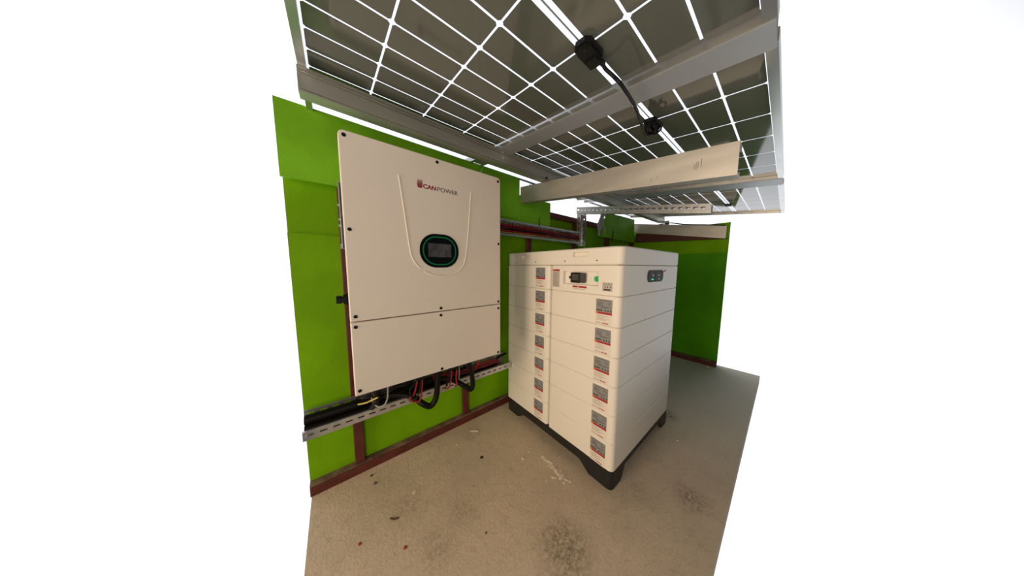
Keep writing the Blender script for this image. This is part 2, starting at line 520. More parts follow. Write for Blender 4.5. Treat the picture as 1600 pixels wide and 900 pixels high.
def solar_panel(x0, x1, crosses, label, jb_x, jb_kind):
    """x0,x1: inner edges of the frame; crosses: x of the clear strips between columns"""
    t = thing('solar_panel', rp((x0 + x1) / 2, 0.75), label, 'solar panel', 'solar panels forming the roof')
    # frame
    bm = bmesh.new()
    FW = 0.022
    rbox(bm, x0 - FW, x0, Y0 - FW, 1.498, -0.012, 0.020)
    rbox(bm, x1, x1 + FW, Y0 - FW, 1.498, -0.012, 0.020)
    rbox(bm, x0, x1, Y0 - FW, Y0, -0.016, 0.020)
    rbox(bm, x0, x1, 1.488, 1.498, -0.009, 0.006)
    link('frame', bm, M['alu'], t)
    # cells
    bm = bmesh.new()
    g = 0.0030; gl = 0.0034
    xs = [x0 - 0.0 + g] + [c for c in crosses] + [x1 - g]
    rows = [YC - 0.0125 - i * 0.1015 for i in range(0, 4)][::-1]
    rows2 = [YC + 0.0125 + i * 0.0983 for i in range(0, 11)]
    bands = [(rows[i] , rows[i + 1]) for i in range(3)] + [(rows2[i], rows2[i + 1]) for i in range(10)]
    for (a, b) in zip(xs, xs[1:]):
        for (c, d) in bands:
            A0, A1, C0, C1 = a + g, b - g, c + gl, d - gl
            ch = 0.006
            poly = [(A0 + ch, C0), (A1 - ch, C0), (A1, C0 + ch), (A1, C1 - ch), (A1 - ch, C1), (A0 + ch, C1), (A0, C1 - ch), (A0, C0 + ch)]
            prism(bm, poly, lambda p: rp(p[0], p[1], 0.0), lambda p: rp(p[0], p[1], -0.0008))
    link('cell', bm, M['cell'], t)['label'] = 'dark solar cells with clear gaps between them'
    bm = bmesh.new(); rbox(bm, x0 + 0.003, x1 - 0.003, YC - 0.0016, YC + 0.0016, 0.0, -0.002)
    link('busbar', bm, M['purlin'], t)
    bm = bmesh.new(); rbox(bm, x0, x1, Y0, 1.488, -0.005, -0.009)
    link('glass', bm, M['glass'], t)
    # junction box on the centre line
    if jb_kind == 1:
        bm = bmesh.new()
        x, y = jb_x, YC - 0.006
        def jp(p, w): return rp(x + p[0], y + p[1], w)
        out = [(-0.040, -0.014), (-0.028, -0.026), (0.030, -0.026), (0.046, -0.013), (0.046, 0.013), (0.030, 0.026), (-0.028, 0.026), (-0.040, 0.014)]
        prism(bm, out, lambda p: jp(p, 0.0), lambda p: jp(p, 0.012))
        prism(bm, [(a * 0.82, b * 0.82) for a, b in out], lambda p: jp(p, 0.012), lambda p: jp(p, 0.021))
        prism(bm, [(0.010, -0.017), (0.040, -0.017), (0.040, 0.017), (0.010, 0.017)], lambda p: jp(p, 0.021), lambda p: jp(p, 0.027))
        j = link('junction_box', bm, M['blackp'], t)
        bm = bmesh.new(); cyl(bm, rp(x + 0.044, y - 0.008, 0.010), (1, 0, 0), 0.007, 0.020, 12); cyl(bm, rp(x + 0.044, y + 0.010, 0.010), (1, 0, 0), 0.006, 0.012, 12)
        link('cable_gland', bm, M['blackp'], j, True)
        bm = bmesh.new(); cyl(bm, rp(x - 0.026, y - 0.006, 0.0205), (0, 0, -1), 0.005, 0.003, 12)
        link('screw', bm, M['screw'], j, True)
    else:
        bm = bmesh.new()
        x, y = jb_x, YC
        out = rrect(0.034, 0.022, 0.008, 3)
        prism(bm, out, lambda p: rp(x + p[0], y + p[1], 0.0), lambda p: rp(x + p[0], y + p[1], 0.014))
        link('junction_box', bm, M['blackp'], t)
    return t


solar_panel(-0.035, 0.766, (0.155, 0.362, 0.566), 'solar panel directly overhead above the inverter, nearest the camera', 0.578, 1)
solar_panel(0.868, 2.112, (1.050, 1.262, 1.472, 1.682, 1.892), 'second solar panel, between the wide overhead purlin and the far one', 1.055, 0)
solar_panel(2.272, 3.44, (2.430, 2.640, 2.845, 3.05, 3.25), 'farthest solar panel, above the slotted tray and the back beam', 2.95, 0)

# purlins between panels
for (a, b, lab) in ((0.7885, 0.8455, 'wide grey aluminium purlin crossing overhead behind the black hanging cable'),
                    (2.1345, 2.2495, 'narrow far aluminium purlin beyond the big galvanised beam, green in reflection')):
    bm = bmesh.new(); rbox(bm, a, b, Y0 - 0.02, 1.40, 0.0, 0.0201); rbox(bm, a - 0.019, b + 0.020, Y0 - 0.02, 1.07, 0.0203, 0.0222)
    tag(link('roof_purlin', bm, M['purlin']), lab, 'roof purlin', 'purlins between the solar panels')

# long rafter along the wall
prof = [(1.072, 0.0205), (1.072, 0.030), (1.079, 0.0315), (1.079, 0.034), (1.072, 0.0355), (1.072, 0.041), (1.079, 0.0425), (1.079, 0.045),
        (1.072, 0.0465), (1.072, 0.092), (1.079, 0.0935), (1.079, 0.0955), (1.072, 0.097), (1.072, 0.1005), (1.141, 0.1005), (1.141, 0.094), (1.084, 0.094), (1.084, 0.027), (1.135, 0.027), (1.135, 0.0205)]
bm = bmesh.new()
prism(bm, prof, lambda p: rp(-0.06, *p), lambda p: rp(3.49, *p))
raf = tag(link('roof_rafter', bm, M['alud']), 'long brushed aluminium rafter running under the panels parallel to the left wall', 'rafter')
bm = bmesh.new(); cyl(bm, rp(0.792, 1.072, 0.036), (0, -1, 0), 0.007, 0.006, 6); cyl(bm, rp(0.80, 1.072, 0.060), (0, -1, 0), 0.009, 0.003, 12)
link('bolt', bm, M['zinc'], raf)
bm = bmesh.new(); cyl(bm, rp(1.15, 1.066, 0.091), (0, -1, 0), 0.008, 0.008, 6)
link('bolt', bm, M['screw'], raf)


# big galvanised beam across
def zt(y): return 1.639 + 0.133 * y
def zb(y): return 1.5206 + 0.132 * y
def beam_c(x0, x1, ya, yb, a0, a1, nm, m, parent=None):
    """box strip whose z runs between two sloping lines"""
    bm = bmesh.new()
    vs = [bm.verts.new((x, y, f(y))) for x in (x0, x1) for y in (ya, yb) for f in (a0, a1)]
    for q in ((0, 1, 3, 2), (4, 6, 7, 5), (0, 4, 5, 1), (2, 3, 7, 6), (0, 2, 6, 4), (1, 5, 7, 3)):
        bm.faces.new([vs[i] for i in q])
    return bm


bm = beam_c(1.170, 1.176, 0.14, 1.352, zb, zt, '', None)
merge(bm, beam_c(1.176, 1.225, 0.14, 1.352, lambda y: zt(y) - 0.006, zt, '', None))
merge(bm, beam_c(1.176, 1.225, 0.14, 1.352, zb, lambda y: zb(y) + 0.006, '', None))
merge(bm, beam_c(1.219, 1.225, 0.14, 1.352, zb, lambda y: zb(y) + 0.022, '', None))
merge(bm, beam_c(1.219, 1.225, 0.14, 1.352, lambda y: zt(y) - 0.022, zt, '', None))
gb = tag(link('support_beam', bm, M['galv']), 'big galvanised C-section beam crossing in front, its end by the green wall', 'steel beam')
bm = bmesh.new()
for (y, z, r, h) in ((0.262, 1.595, 0.0011, 0.030), (0.268, 1.598, 0.0009, 0.022), (0.256, 1.60, 0.0009, 0.026), (0.246, 1.60, 0.0011, 0.034), (0.40, 1.597, 0.0008, 0.018), (0.425, 1.596, 0.0008, 0.014), (0.88, 1.655, 0.0008, 0.016)):
    box(bm, 1.1695, 1.170, y - r, y + r, z, z + h)
link('stain', bm, M['greyink'], gb)['label'] = 'thin dark drip streaks on the beam face'

# back beam under the far end of the rafter
def et(y): return 1.596 + 0.167 * y - 0.008
def eb(y): return 1.445 + 0.178 * y
bm = beam_c(3.455, 3.500, 0.46, 1.455, eb, et, '', None)
tag(link('back_beam', bm, M['galv']), 'pale galvanised beam along the top of the back green wall', 'steel beam')
# bracket that ties the rafter to it
bm = bmesh.new()
vz = et(1.10)
box(bm, 3.462, 3.496, 1.078, 1.130, vz, vz + 0.012); box(bm, 3.484, 3.489, 1.02, 1.072, vz - 0.03, vz + 0.045)
tag(link('angle_bracket', bm, M['zinc']), 'small bright zinc bracket where the rafter end meets the back beam', 'bracket')
bm = tube([(3.452, 1.05, et(1.05) + 0.014), (3.448, 0.98, et(0.98) + 0.022), (3.46, 0.85, et(0.85) + 0.008), (3.46, 0.65, et(0.65) + 0.008), (3.46, 0.47, et(0.47) + 0.008)], 0.007)
tag(link('cable', bm, M['rubber'], None, True), 'black cable lying along the top of the pale back beam', 'cable')

# torn green board hanging in the far corner
hb = thing('hanging_board', (2.96, 1.43, 1.57), 'loose green board with a torn pale left edge in the far corner', 'board')
bm = bmesh.new()
out = [(2.505, 1.566), (3.41, 1.553), (3.40, 1.876), (3.05, 1.872), (2.66, 1.862), (2.60, 1.835), (2.62, 1.80), (2.57, 1.77), (2.575, 1.70), (2.55, 1.65), (2.555, 1.60)]
prism(bm, out, lambda p: Vector((p[0], 1.430 - (p[0] - 2.5) * 0.01, p[1])), lambda p: Vector((p[0], 1.444 - (p[0] - 2.5) * 0.01, p[1])))
link('board_panel', bm, M['green_up'], hb)
bm = bmesh.new()
out = [(2.455, 1.576), (2.47, 1.566), (2.49, 1.567), (2.50, 1.63), (2.53, 1.66), (2.548, 1.71), (2.575, 1.74), (2.572, 1.80), (2.62, 1.83), (2.66, 1.864), (2.60, 1.868), (2.50, 1.866), (2.495, 1.79), (2.46, 1.76), (2.45, 1.72), (2.43, 1.71), (2.425, 1.66), (2.45, 1.63)]
prism(bm, out, lambda p: Vector((p[0], 1.424 + 0.006 * math.sin(p[1] * 60), p[1])), lambda p: Vector((p[0], 1.431 + 0.006 * math.sin(p[1] * 60), p[1])))
link('torn_lining', bm, M['torn'], hb)['label'] = 'torn greyish white lining peeling off the left edge'
link('torn_strip', tube([(2.55, 1.69, 1.0)[:2] and (2.545, 1.420, 1.695), (2.575, 1.414, 1.66), (2.585, 1.416, 1.615)], 0.006, 6), M['torn'], hb, True)
bm = tube([(2.775, 1.420, 1.540), (2.77, 1.412, 1.60), (2.778, 1.410, 1.645), (2.80, 1.414, 1.655)], 0.0045, 6)
tag(link('hook', bm, M['rubber'], None, True), 'thin black bent hook on the loose green board', 'hook')

# ================================================================== INVERTER
IY = 1.20
inv = thing('inverter', (0.455, 1.30, 0.60), 'large cream wall-mounted inverter with a round black display', 'inverter')


def plate(name, x0, x1, z0, z1, rtl, rtr, rbr, rbl, y0, y1, m, parent, bev=0.004):
    pts = []
    for (cx, cz, r, a0) in ((x1 - rtr, z1 - rtr, rtr, 0), (x0 + rtl, z1 - rtl, rtl, 90), (x0 + rbl, z0 + rbl, rbl, 180), (x1 - rbr, z0 + rbr, rbr, 270)):
        for kk in range(7):
            a = math.radians(a0 + 90 * kk / 6)
            pts.append((cx + r * math.cos(a), cz + r * math.sin(a)))
    bm = bmesh.new()
    rings = []
    cx, cz = (x0 + x1) / 2, (z0 + z1) / 2
    def sc(p, d):
        return (p[0] - math.copysign(min(d, abs(p[0] - cx)), p[0] - cx), p[1] - math.copysign(min(d, abs(p[1] - cz)), p[1] - cz))
    for (d, y) in ((bev, y0), (bev * 0.3, y0 + bev * 0.3), (0, y0 + bev), (0, y1)):
        rings.append([bm.verts.new((sc(p, d)[0], y, sc(p, d)[1])) for p in pts])
    n = len(pts)
    for a, b in zip(rings, rings[1:]):
        for i in range(n):
            bm.faces.new((a[i], a[(i + 1) % n], b[(i + 1) % n], b[i]))
    bm.faces.new(rings[0]); bm.faces.new(rings[-1])
    return link(name, bm, m, parent)


plate('upper_cover', 0.042, 0.866, 0.9495, 1.765, 0.022, 0.022, 0.002, 0.002, IY, IY + 0.030, M['cream'], inv)
plate('lower_cover', 0.042, 0.866, 0.598, 0.9445, 0.002, 0.002, 0.004, 0.004, IY, IY + 0.030, M['cream'], inv)
# housing behind with cooling fins
bm = bmesh.new()
box(bm, 0.056, 0.852, 1.2305, 1.345, 0.625, 1.74, 0.004)
for i in range(26):
    x = 0.08 + i * 0.0298
    box(bm, x, x + 0.006, 1.345, 1.405, 0.75, 1.70)
link('housing', bm, M['blackb'], inv)
# rear bracket on the left
bm = slotted((0.036, 1.395, 1.285), (0, 0, 1), (0, 1, 0), 0.33, 0.040, [0.02], 0.05, 0.022, 0.012, -0.004)
box(bm, 0.0365, 0.11, 1.434, 1.4375, 1.285, 1.615)
box(bm, 0.032, 0.040, 1.392, 1.437, 1.285, 1.31)
for z in (1.50, 1.43, 1.40): cyl(bm, (0.036, 1.415, z), (-1, 0, 0), 0.007, 0.006, 6)
link('mounting_bracket', bm, M['zinc'], inv)['label'] = 'slotted grey bracket showing behind the left edge'
# embossed U ridge: left and right legs and the curved bottom with a break
def ridge(pts):
    return tube([(x, IY + 0.0018, z) for x, z in pts], 0.0052, 10, 8)
def arc(cx, cz, rx, rz, a0, a1, n=10):
    return [(cx + rx * math.cos(math.radians(a0 + (a1 - a0) * i / n)), cz + rz * math.sin(math.radians(a0 + (a1 - a0) * i / n))) for i in range(n + 1)]
UX = 0.460
left = [(0.266, 1.636), (0.275, 1.56), (0.285, 1.469), (0.296, 1.36), (0.306, 1.275), (0.316, 1.238), (0.334, 1.208), (0.352, 1.190)]
bot = [(0.375, 1.172), (0.405, 1.157), (0.445, 1.147), (0.475, 1.145), (0.515, 1.150), (0.550, 1.162), (0.580, 1.186), (0.602, 1.218), (0.614, 1.262), (0.624, 1.33), (0.634, 1.42), (0.645, 1.54), (0.654, 1.636)]
bm = ridge(left); merge(bm, ridge(bot))
link('ridge', bm, M['cream'], inv, True)
# display
cxd, czd = 0.4575, 1.2830
bm = bmesh.new(); prism(bm, [(cxd + a, czd + b) for a, b in rrect(0.1075, 0.090, 0.0845, 14)], lambda p: Vector((p[0], IY - 0.004, p[1])), lambda p: Vector((p[0], IY + 0.004, p[1])))
disp = link('display', bm, M['glossblk'], inv)
bm = bmesh.new()
o1 = rrect(0.0925, 0.0765, 0.073, 14); o2 = rrect(0.0870, 0.0710, 0.0675, 14)
n = len(o1)
va = [[bm.verts.new((cxd + a, y, czd + b)) for a, b in o] for o in (o1, o2) for y in (IY - 0.0052, IY - 0.0042)]
for i in range(n):
    j = (i + 1) % n
    bm.faces.new((va[0][i], va[0][j], va[2][j], va[2][i])); bm.faces.new((va[0][i], va[0][j], va[1][j], va[1][i])); bm.faces.new((va[2][i], va[2][j], va[3][j], va[3][i])); bm.faces.new((va[1][i], va[1][j], va[3][j], va[3][i]))
link('ring', bm, M['ring'], disp)['label'] = 'thin green ring round the screen'
link('screen', B(0.394, 0.520, IY - 0.0056, IY - 0.0042, 1.250, 1.322), M['lcd'], disp)['label'] = 'grey reflective lcd screen'
# logo: striped cup mark and lettering
bm = bmesh.new()
def mark(z0, z1, w0, w1, xs0, xs1):
    prism(bm, [(xs0 - w0, z0), (xs0 + w0, z0), (xs1 + w1, z1), (xs1 - w1, z1)], lambda p: Vector((p[0], IY - 0.0012, p[1])), lambda p: Vector((p[0], IY + 0.001, p[1])))
cx0 = 0.3625
mark(1.5975, 1.6000, 0.007, 0.0105, cx0, cx0); mark(1.6000, 1.6055, 0.0105, 0.0125, cx0, cx0)
mark(1.6065, 1.6125, 0.0127, 0.0130, cx0, cx0); mark(1.6138, 1.6190, 0.0130, 0.0132, cx0, cx0)
mark(1.6206, 1.6245, 0.0132, 0.0132, cx0, cx0); mark(1.6264, 1.6290, 0.0132, 0.0132, cx0 + .0005, cx0 + .0005)
mark(1.6313, 1.6328, 0.0130, 0.0130, cx0 + .001, cx0 + .001); mark(1.6356, 1.6364, 0.0125, 0.0125, cx0 + .002, cx0 + .002)
link('logo_mark', bm, M['logored'], inv)['label'] = 'dark red striped cup shaped mark'
put_text('logo_word', 'CAN', 0.3785, 0.4445, 1.5985, 1.6205, IY, M['logored'], inv, bold=0.0028)['label'] = 'bold red lettering'
put_text('logo_word', 'POWER', 0.4525, 0.5690, 1.5985, 1.6205, IY, M['ink'], inv, bold=-0.0006)['label'] = 'thin dark lettering'
# screws
for (x, z) in ((0.062, 1.744), (0.455, 1.747), (0.847, 1.740), (0.061, 1.358), (0.850, 1.348), (0.062, 0.972), (0.454, 0.966), (0.848, 0.966),
               (0.060, 0.924), (0.453, 0.926), (0.848, 0.920), (0.060, 0.621), (0.451, 0.612), (0.846, 0.614)):
    bm = bmesh.new(); cyl(bm, (x, IY + 0.001, z), (0, -1, 0), 0.0078, 0.003, 16); cyl(bm, (x, IY - 0.0018, z), (0, -1, 0), 0.0042, 0.0010, 6)
    link('screw', bm, M['screw'], inv)
# rotary switch on the left flank
bm = bmesh.new(); cyl(bm, (0.056, 1.275, 1.045), (-1, 0, 0), 0.028, 0.022, 8); cyl(bm, (0.034, 1.275, 1.045), (-1, 0, 0), 0.022, 0.010, 16)
sw = link('switch', bm, M['blackp'], inv)
bm = bmesh.new(); cyl(bm, (0.024, 1.275, 1.045), (-1, 0, 0), 0.014, 0.024, 10); box(bm, -0.002, 0.020, 1.270, 1.280, 1.027, 1.063, 0.002)
link('knob', bm, M['blackp'], sw)
# glands and connectors under the housing
for (x, y, r, h) in ((0.13, 1.275, 0.026, 0.075), (0.245, 1.285, 0.022, 0.045), (0.33, 1.26, 0.011, 0.07), (0.36, 1.27, 0.011, 0.075), (0.395, 1.30, 0.011, 0.05), (0.455, 1.272, 0.024, 0.05),
                     (0.535, 1.26, 0.012, 0.065), (0.570, 1.262, 0.012, 0.075), (0.60, 1.29, 0.011, 0.05), (0.655, 1.27, 0.023, 0.05), (0.745, 1.29, 0.012, 0.05), (0.79, 1.30, 0.012, 0.05)):
    bm = bmesh.new(); cyl(bm, (x, y, 0.6245), (0, 0, -1), r, h * 0.45, 8); cyl(bm, (x, y, 0.6245 - h * 0.45), (0, 0, -1), r * 0.8, h * 0.55, 14)
    link('cable_gland', bm, M['blackp'], inv)

# steel rails that hold the housing off the studs
for z in (0.86, 1.50):
    bm = bmesh.new()
    box(bm, 0.06, 0.83, 1.385, 1.395, z, z + 0.05, 0.002); box(bm, 0.06, 0.83, 1.395, 1.53, z + 0.018, z + 0.023)
    link('mounting_rail', bm, M['zinc'], inv)
KI = 0.935


def fwd_pt(p, k=KI):
    return (p[0] * k, p[1] * k, 1.2 + (p[2] - 1.2) * k)


inv.scale = (KI, KI, KI)
inv.location = fwd_pt(inv.location)


def pull(pts):
    out = []
    for p in pts:
        f = min(1.0, max(0.0, (1.345 - p[1]) / 0.06))
        out.append(fwd_pt(p, 1 - (1 - KI) * f))
    return out


# ================================================================== CABLE TRAYS
def tray(name, label, parts, grp='slotted zinc cable trays'):
    bm = bmesh.new()
    for p in parts: merge(bm, p)
    return tag(link(name, bm, M['zinc']), label, 'cable tray', grp)


LT0, LT1 = -0.16, 1.078
low = tray('cable_tray', 'slotted zinc cable tray running low along the left wall under the inverter', [
    slotted((LT0, 1.345, 0.385), (1, 0, 0), (0, 0, 1), LT1 - LT0, 0.042, [0.022], 0.050, 0.028, 0.009, 0.0018),
    slotted((LT0, 1.4515, 0.385), (1, 0, 0), (0, 0, 1), LT1 - LT0, 0.095, [0.075], 0.050, 0.028, 0.009, 0.0018),
    slotted((LT0, 1.3445, 0.383), (1, 0, 0), (0, 1, 0), LT1 - LT0, 0.108, [0.03, 0.08], 0.050, 0.028, 0.009, 0.0018),
    slotted((LT0, 1.345, 0.427), (1, 0, 0), (0, -1, 0), LT1 - LT0, 0.0, [], 9, 1, 0.1, 0.0018) if False else B(LT0, LT1, 1.3452, 1.356, 0.4268, 0.4286)])
UT0, UT1 = 0.80, 2.035
up = tray('cable_tray', 'slotted zinc cable tray high on the left wall carrying the red cable bundle', [
    slotted((UT0, 1.437, 1.445), (1, 0, 0), (0, 0, 1), UT1 - UT0, 0.118, [0.018, 0.100], 0.042, 0.022, 0.010, 0.0018),
    slotted((UT0, 1.437, 1.445), (1, 0, 0), (0, -1, 0), UT1 - UT0, 0.042, [0.02], 0.042, 0.022, 0.010, 0.0018),
    slotted((UT0, 1.437, 1.5632), (1, 0, 0), (0, -1, 0), UT1 - UT0, 0.042, [0.02], 0.042, 0.022, 0.010, 0.0018),
    B(UT0, UT1, 1.394, 1.396, 1.445, 1.457), B(UT0, UT1, 1.394, 1.396, 1.552, 1.565)])
vt = tray('cable_tray', 'upright slotted zinc tray behind the battery, rising to the ceiling tray', [
    slotted((2.040, 1.437, 1.430), (0, 0, 1), (1, 0, 0), 0.335, 0.095, [0.018, 0.077], 0.050, 0.028, 0.011, -0.0018),
    slotted((2.040, 1.437, 1.430), (0, 0, 1), (0, -1, 0), 0.335, 0.050, [0.025], 0.050, 0.028, 0.014, 0.0018),
    slotted((2.135, 1.437, 1.430), (0, 0, 1), (0, -1, 0), 0.335, 0.050, [0.025], 0.050, 0.028, 0.014, 0.0018)])
dv = Vector((0, -1, -0.176)).normalized()
LN = 1.10
zA = 1.507 + 0.176 * 1.437
ct = tray('cable_tray', 'slotted zinc tray crossing under the far roof from the left wall', [
    slotted((2.030, 1.437, zA), dv, (0, 0, 1), LN, 0.066, [0.038], 0.045, 0.028, 0.013, 0.0018),
    slotted((2.030, 1.437, zA), dv, (1, 0, 0), LN, 0.050, [0.025], 0.045, 0.025, 0.014, 0.0018),
    slotted((2.079, 1.437, zA), dv, (0, 0, 1), LN, 0.066, [0.038], 0.045, 0.028, 0.013, 0.0018)])

# red bundle in the upper tray, bending up into the upright tray
bun = thing('cable_bundle', (0.80, 1.41, 1.47), 'bundle of thin red and black cables tied together in the high wall tray', 'cable bundle')
for i in range(9):
    a = i / 9
    z = 1.478 + i * 0.0072
    y = 1.418 - 0.010 * math.sin(i * 2.1)
    xx = 2.055 + 0.006 * (i % 4)
    pts = [(0.80, y, z)] + [(0.95 + 0.13 * j, y + random.uniform(-.002, .002), z + random.uniform(-.004, .004)) for j in range(8)]
    rr = 0.055 - i * 0.004
    pts += [(xx - rr, y, z), (xx - rr * 0.3, y - 0.002, z + rr * 0.25), (xx, y - 0.003, z + rr), (xx, y - 0.003, 1.70), (xx, y - 0.003, 1.742)]
    c = ('wire_dred', 'wire_red', 'wire_dred', 'rubber', 'wire_dred', 'wire_red', 'wire_dred', 'wire_red', 'wire_dred')[i]
    link('cable', tube(pts, 0.0052, 8, 5), M[c], bun, True)
link('earth_cable', tube([(0.80, 1.405, 1.4685), (1.2, 1.405, 1.4685), (1.9, 1.405, 1.4685), (2.0, 1.406, 1.470)], 0.0042, 8), M['wire_yel'], bun, True)['label'] = 'thin yellow earth cable'
for i, x in enumerate((1.13, 1.27, 1.45, 1.60, 1.72, 1.86)):
    bm = bmesh.new(); 
    ring = [(x, 1.395, 1.468), (x, 1.395, 1.548), (x, 1.428, 1.550), (x, 1.428, 1.466), (x, 1.395, 1.468)]
    link('cable_tie', tube(ring, 0.0022, 6, smooth=False), M['rubber'], bun)
bm = tube([(1.425, 1.392, 1.555), (1.422, 1.390, 1.60), (1.427, 1.389, 1.628)], 0.0035, 6)
tag(link('cable_tie_tail', bm, M['rubber'], None, True), 'black tie tail sticking up above the high wall tray', 'cable tie')

# lower tray: fat black conduits, then red wires
for (y, z, r, x1, lab) in ((1.382, 0.415, 0.022, 0.62, 'front'), (1.424, 0.418, 0.022, 1.0, 'wall side'), (1.400, 0.457, 0.023, 0.70, 'topmost')):
    pts = [(LT0 + 0.005 + (x1 - LT0) * j / 7, y + random.uniform(-.002, .002), z + random.uniform(-.002, .003)) for j in range(8)]
    tag(link('conduit', tube(pts, r, 14, 8, rib=0.03), M['hose'], None, True), 'fat black conduit in the low wall tray, %s of the three' % lab, 'conduit', 'fat conduits in the low wall tray')
lbun = thing('cable_bundle', (0.70, 1.38, 0.45), 'loose red cables lying in the low wall tray right of the fat conduits', 'cable bundle')
for i in range(6):
    z = 0.447 + 0.009 * (i // 2); y = 1.372 + 0.012 * (i % 2) + 0.004 * (i // 2)
    pts = [(0.66 if i > 3 else 0.46, y, z + (0.03 if i < 4 else 0))] + [(0.72 + j * 0.06, y + random.uniform(-.003, .003), z + random.uniform(-.004, .004)) for j in range(5)] + [(1.00, y + 0.01, 0.40 + i * 0.006)]
    link('cable', tube(pts, 0.0052, 8, 5), M['wire_red' if i % 2 else 'wire_dred'], lbun, True)
tag(link('cable', tube([(0.95, 1.41, 0.445), (0.99, 1.405, 0.470), (1.03, 1.405, 0.478), (1.072, 1.408, 0.481)], 0.009, 10), M['rubber'], None, True), 'black cable over the low wall tray at its battery end', 'cable')

# hoses from the inverter to the tray
def hose(pts, label, r=0.0165):
    return tag(link('conduit', tube(pull(pts), r * KI, 14, 10, rib=0.05), M['hose'], None, True), label, 'conduit', 'black hoses looping below the inverter')
hose([(0.455, 1.272, 0.574), (0.447, 1.271, 0.50), (0.440, 1.27, 0.43), (0.424, 1.27, 0.385), (0.395, 1.272, 0.368), (0.355, 1.285, 0.398), (0.318, 1.31, 0.436), (0.26, 1.335, 0.462), (0.18, 1.36, 0.475)], 'thick black hose looping down below the middle of the inverter')
hose([(0.655, 1.27, 0.574), (0.676, 1.27, 0.50), (0.686, 1.27, 0.42), (0.682, 1.27, 0.385), (0.668, 1.275, 0.374), (0.642, 1.285, 0.395), (0.595, 1.30, 0.436), (0.54, 1.34, 0.463), (0.46, 1.365, 0.474)], 'thick black hose looping down below the right part of the inverter', 0.0155)
hose([(0.13, 1.275, 0.550), (0.131, 1.278, 0.52), (0.127, 1.30, 0.48), (0.115, 1.335, 0.445)], 'short black hose dropping from the inverter into the low tray, leftmost one', 0.015)
hose([(0.245, 1.285, 0.580), (0.20, 1.28, 0.556), (0.14, 1.29, 0.553), (0.085, 1.30, 0.548), (0.075, 1.34, 0.535), (0.09, 1.38, 0.505)], 'fat black hose bent close under the left corner of the inverter', 0.024)
hose([(0.33, 1.30, 0.585), (0.29, 1.295, 0.553), (0.24, 1.30, 0.552), (0.21, 1.32, 0.56), (0.19, 1.35, 0.55), (0.19, 1.385, 0.505)], 'fat black hose bent flat under the inverter, second from the left', 0.021)
# thin wires hanging below the inverter
def wire(pts, m, label, r=0.0042, group='thin wire loops below the inverter'):
    return tag(link('wire', tube(pull(pts), r, 8, 8), M[m], None, True), label, 'wire', group)
wire([(0.33, 1.26, 0.560), (0.322, 1.262, 0.52), (0.308, 1.265, 0.475), (0.285, 1.285, 0.445)], 'wire_red', 'red wire hanging just left of the first inverter hose, left strand')
wire([(0.36, 1.27, 0.555), (0.356, 1.268, 0.50), (0.345, 1.266, 0.44), (0.332, 1.268, 0.424), (0.292, 1.28, 0.436)], 'wire_red', 'red wire loop hanging just left of the first inverter hose, right strand')
wire([(0.335, 1.262, 0.560), (0.295, 1.262, 0.52), (0.290, 1.262, 0.49), (0.305, 1.266, 0.45)], 'rubber', 'black wire crossing the red loop under the inverter, left cluster')
wire([(0.352, 1.265, 0.555), (0.338, 1.262, 0.48), (0.320, 1.265, 0.452), (0.300, 1.27, 0.455)], 'rubber', 'black wire inside the red loop under the inverter, left cluster')
wire([(0.535, 1.26, 0.562), (0.529, 1.262, 0.50), (0.520, 1.27, 0.445), (0.505, 1.29, 0.427)], 'wire_red', 'red wire hanging between the two inverter hoses, left strand')
wire([(0.570, 1.262, 0.553), (0.563, 1.262, 0.49), (0.572, 1.268, 0.44), (0.568, 1.29, 0.425)], 'wire_red', 'red wire hanging between the two inverter hoses, right strand')
wire([(0.523, 1.258, 0.565), (0.508, 1.26, 0.50), (0.505, 1.275, 0.455)], 'rubber', 'black wire hanging beside the red ones between the inverter hoses', 0.006)
wire([(0.745, 1.29, 0.577), (0.735, 1.29, 0.52), (0.72, 1.31, 0.485), (0.70, 1.34, 0.47)], 'wire_red', 'red wire right of the second inverter hose')
wire([(0.185, 1.26, 0.60), (0.180, 1.256, 0.53), (0.176, 1.256, 0.505), (0.163, 1.26, 0.478), (0.138, 1.275, 0.470), (0.118, 1.30, 0.49), (0.112, 1.31, 0.53)], 'wire_grey', 'thin grey wire loop by the leftmost inverter hose', 0.0038)
wire([(0.135, 1.25, 0.535), (0.110, 1.27, 0.520), (0.085, 1.285, 0.508), (0.055, 1.30, 0.505)], 'wire_yel', 'yellow green earth wire entering the low tray left of the inverter', 0.0035)
wire([(0.60, 1.29, 0.575), (0.598, 1.29, 0.50), (0.60, 1.30, 0.455)], 'wire_grey', 'short pale wire dropping between the right hose and the red wires', 0.0035)

# ================================================================== BATTERY
BX0, BX1 = 1.084, 1.955


def rounded_block(x0, x1, y0, y1, z0, z1, r, bev=0.003, seg=6):
    cx, cy = (x0 + x1) / 2, (y0 + y1) / 2
    hw, hh = (x1 - x0) / 2, (y1 - y0) / 2
    bm = bmesh.new(); rings = []
    for (d, z) in ((bev, z0), (0, z0 + bev), (0, z1 - bev), (bev, z1)):
        rings.append([bm.verts.new((cx + a, cy + b, z)) for a, b in rrect(hw - d, hh - d, r, seg)])
    n = len(rings[0])
    for a, b in zip(rings, rings[1:]):
        for i in range(n): bm.faces.new((a[i], a[(i + 1) % n], b[(i + 1) % n], b[i]))
    bm.faces.new(rings[0]); bm.faces.new(rings[-1])
    return bm


LAY = [0.105, 0.263, 0.420, 0.578, 0.736, 0.894, 1.052, 1.2095]
ordw = {5: 'second from the top', 4: 'third from the top', 3: 'fourth from the top', 2: 'third from the bottom', 1: 'second from the bottom', 0: 'lowest', 6: 'topmost'}


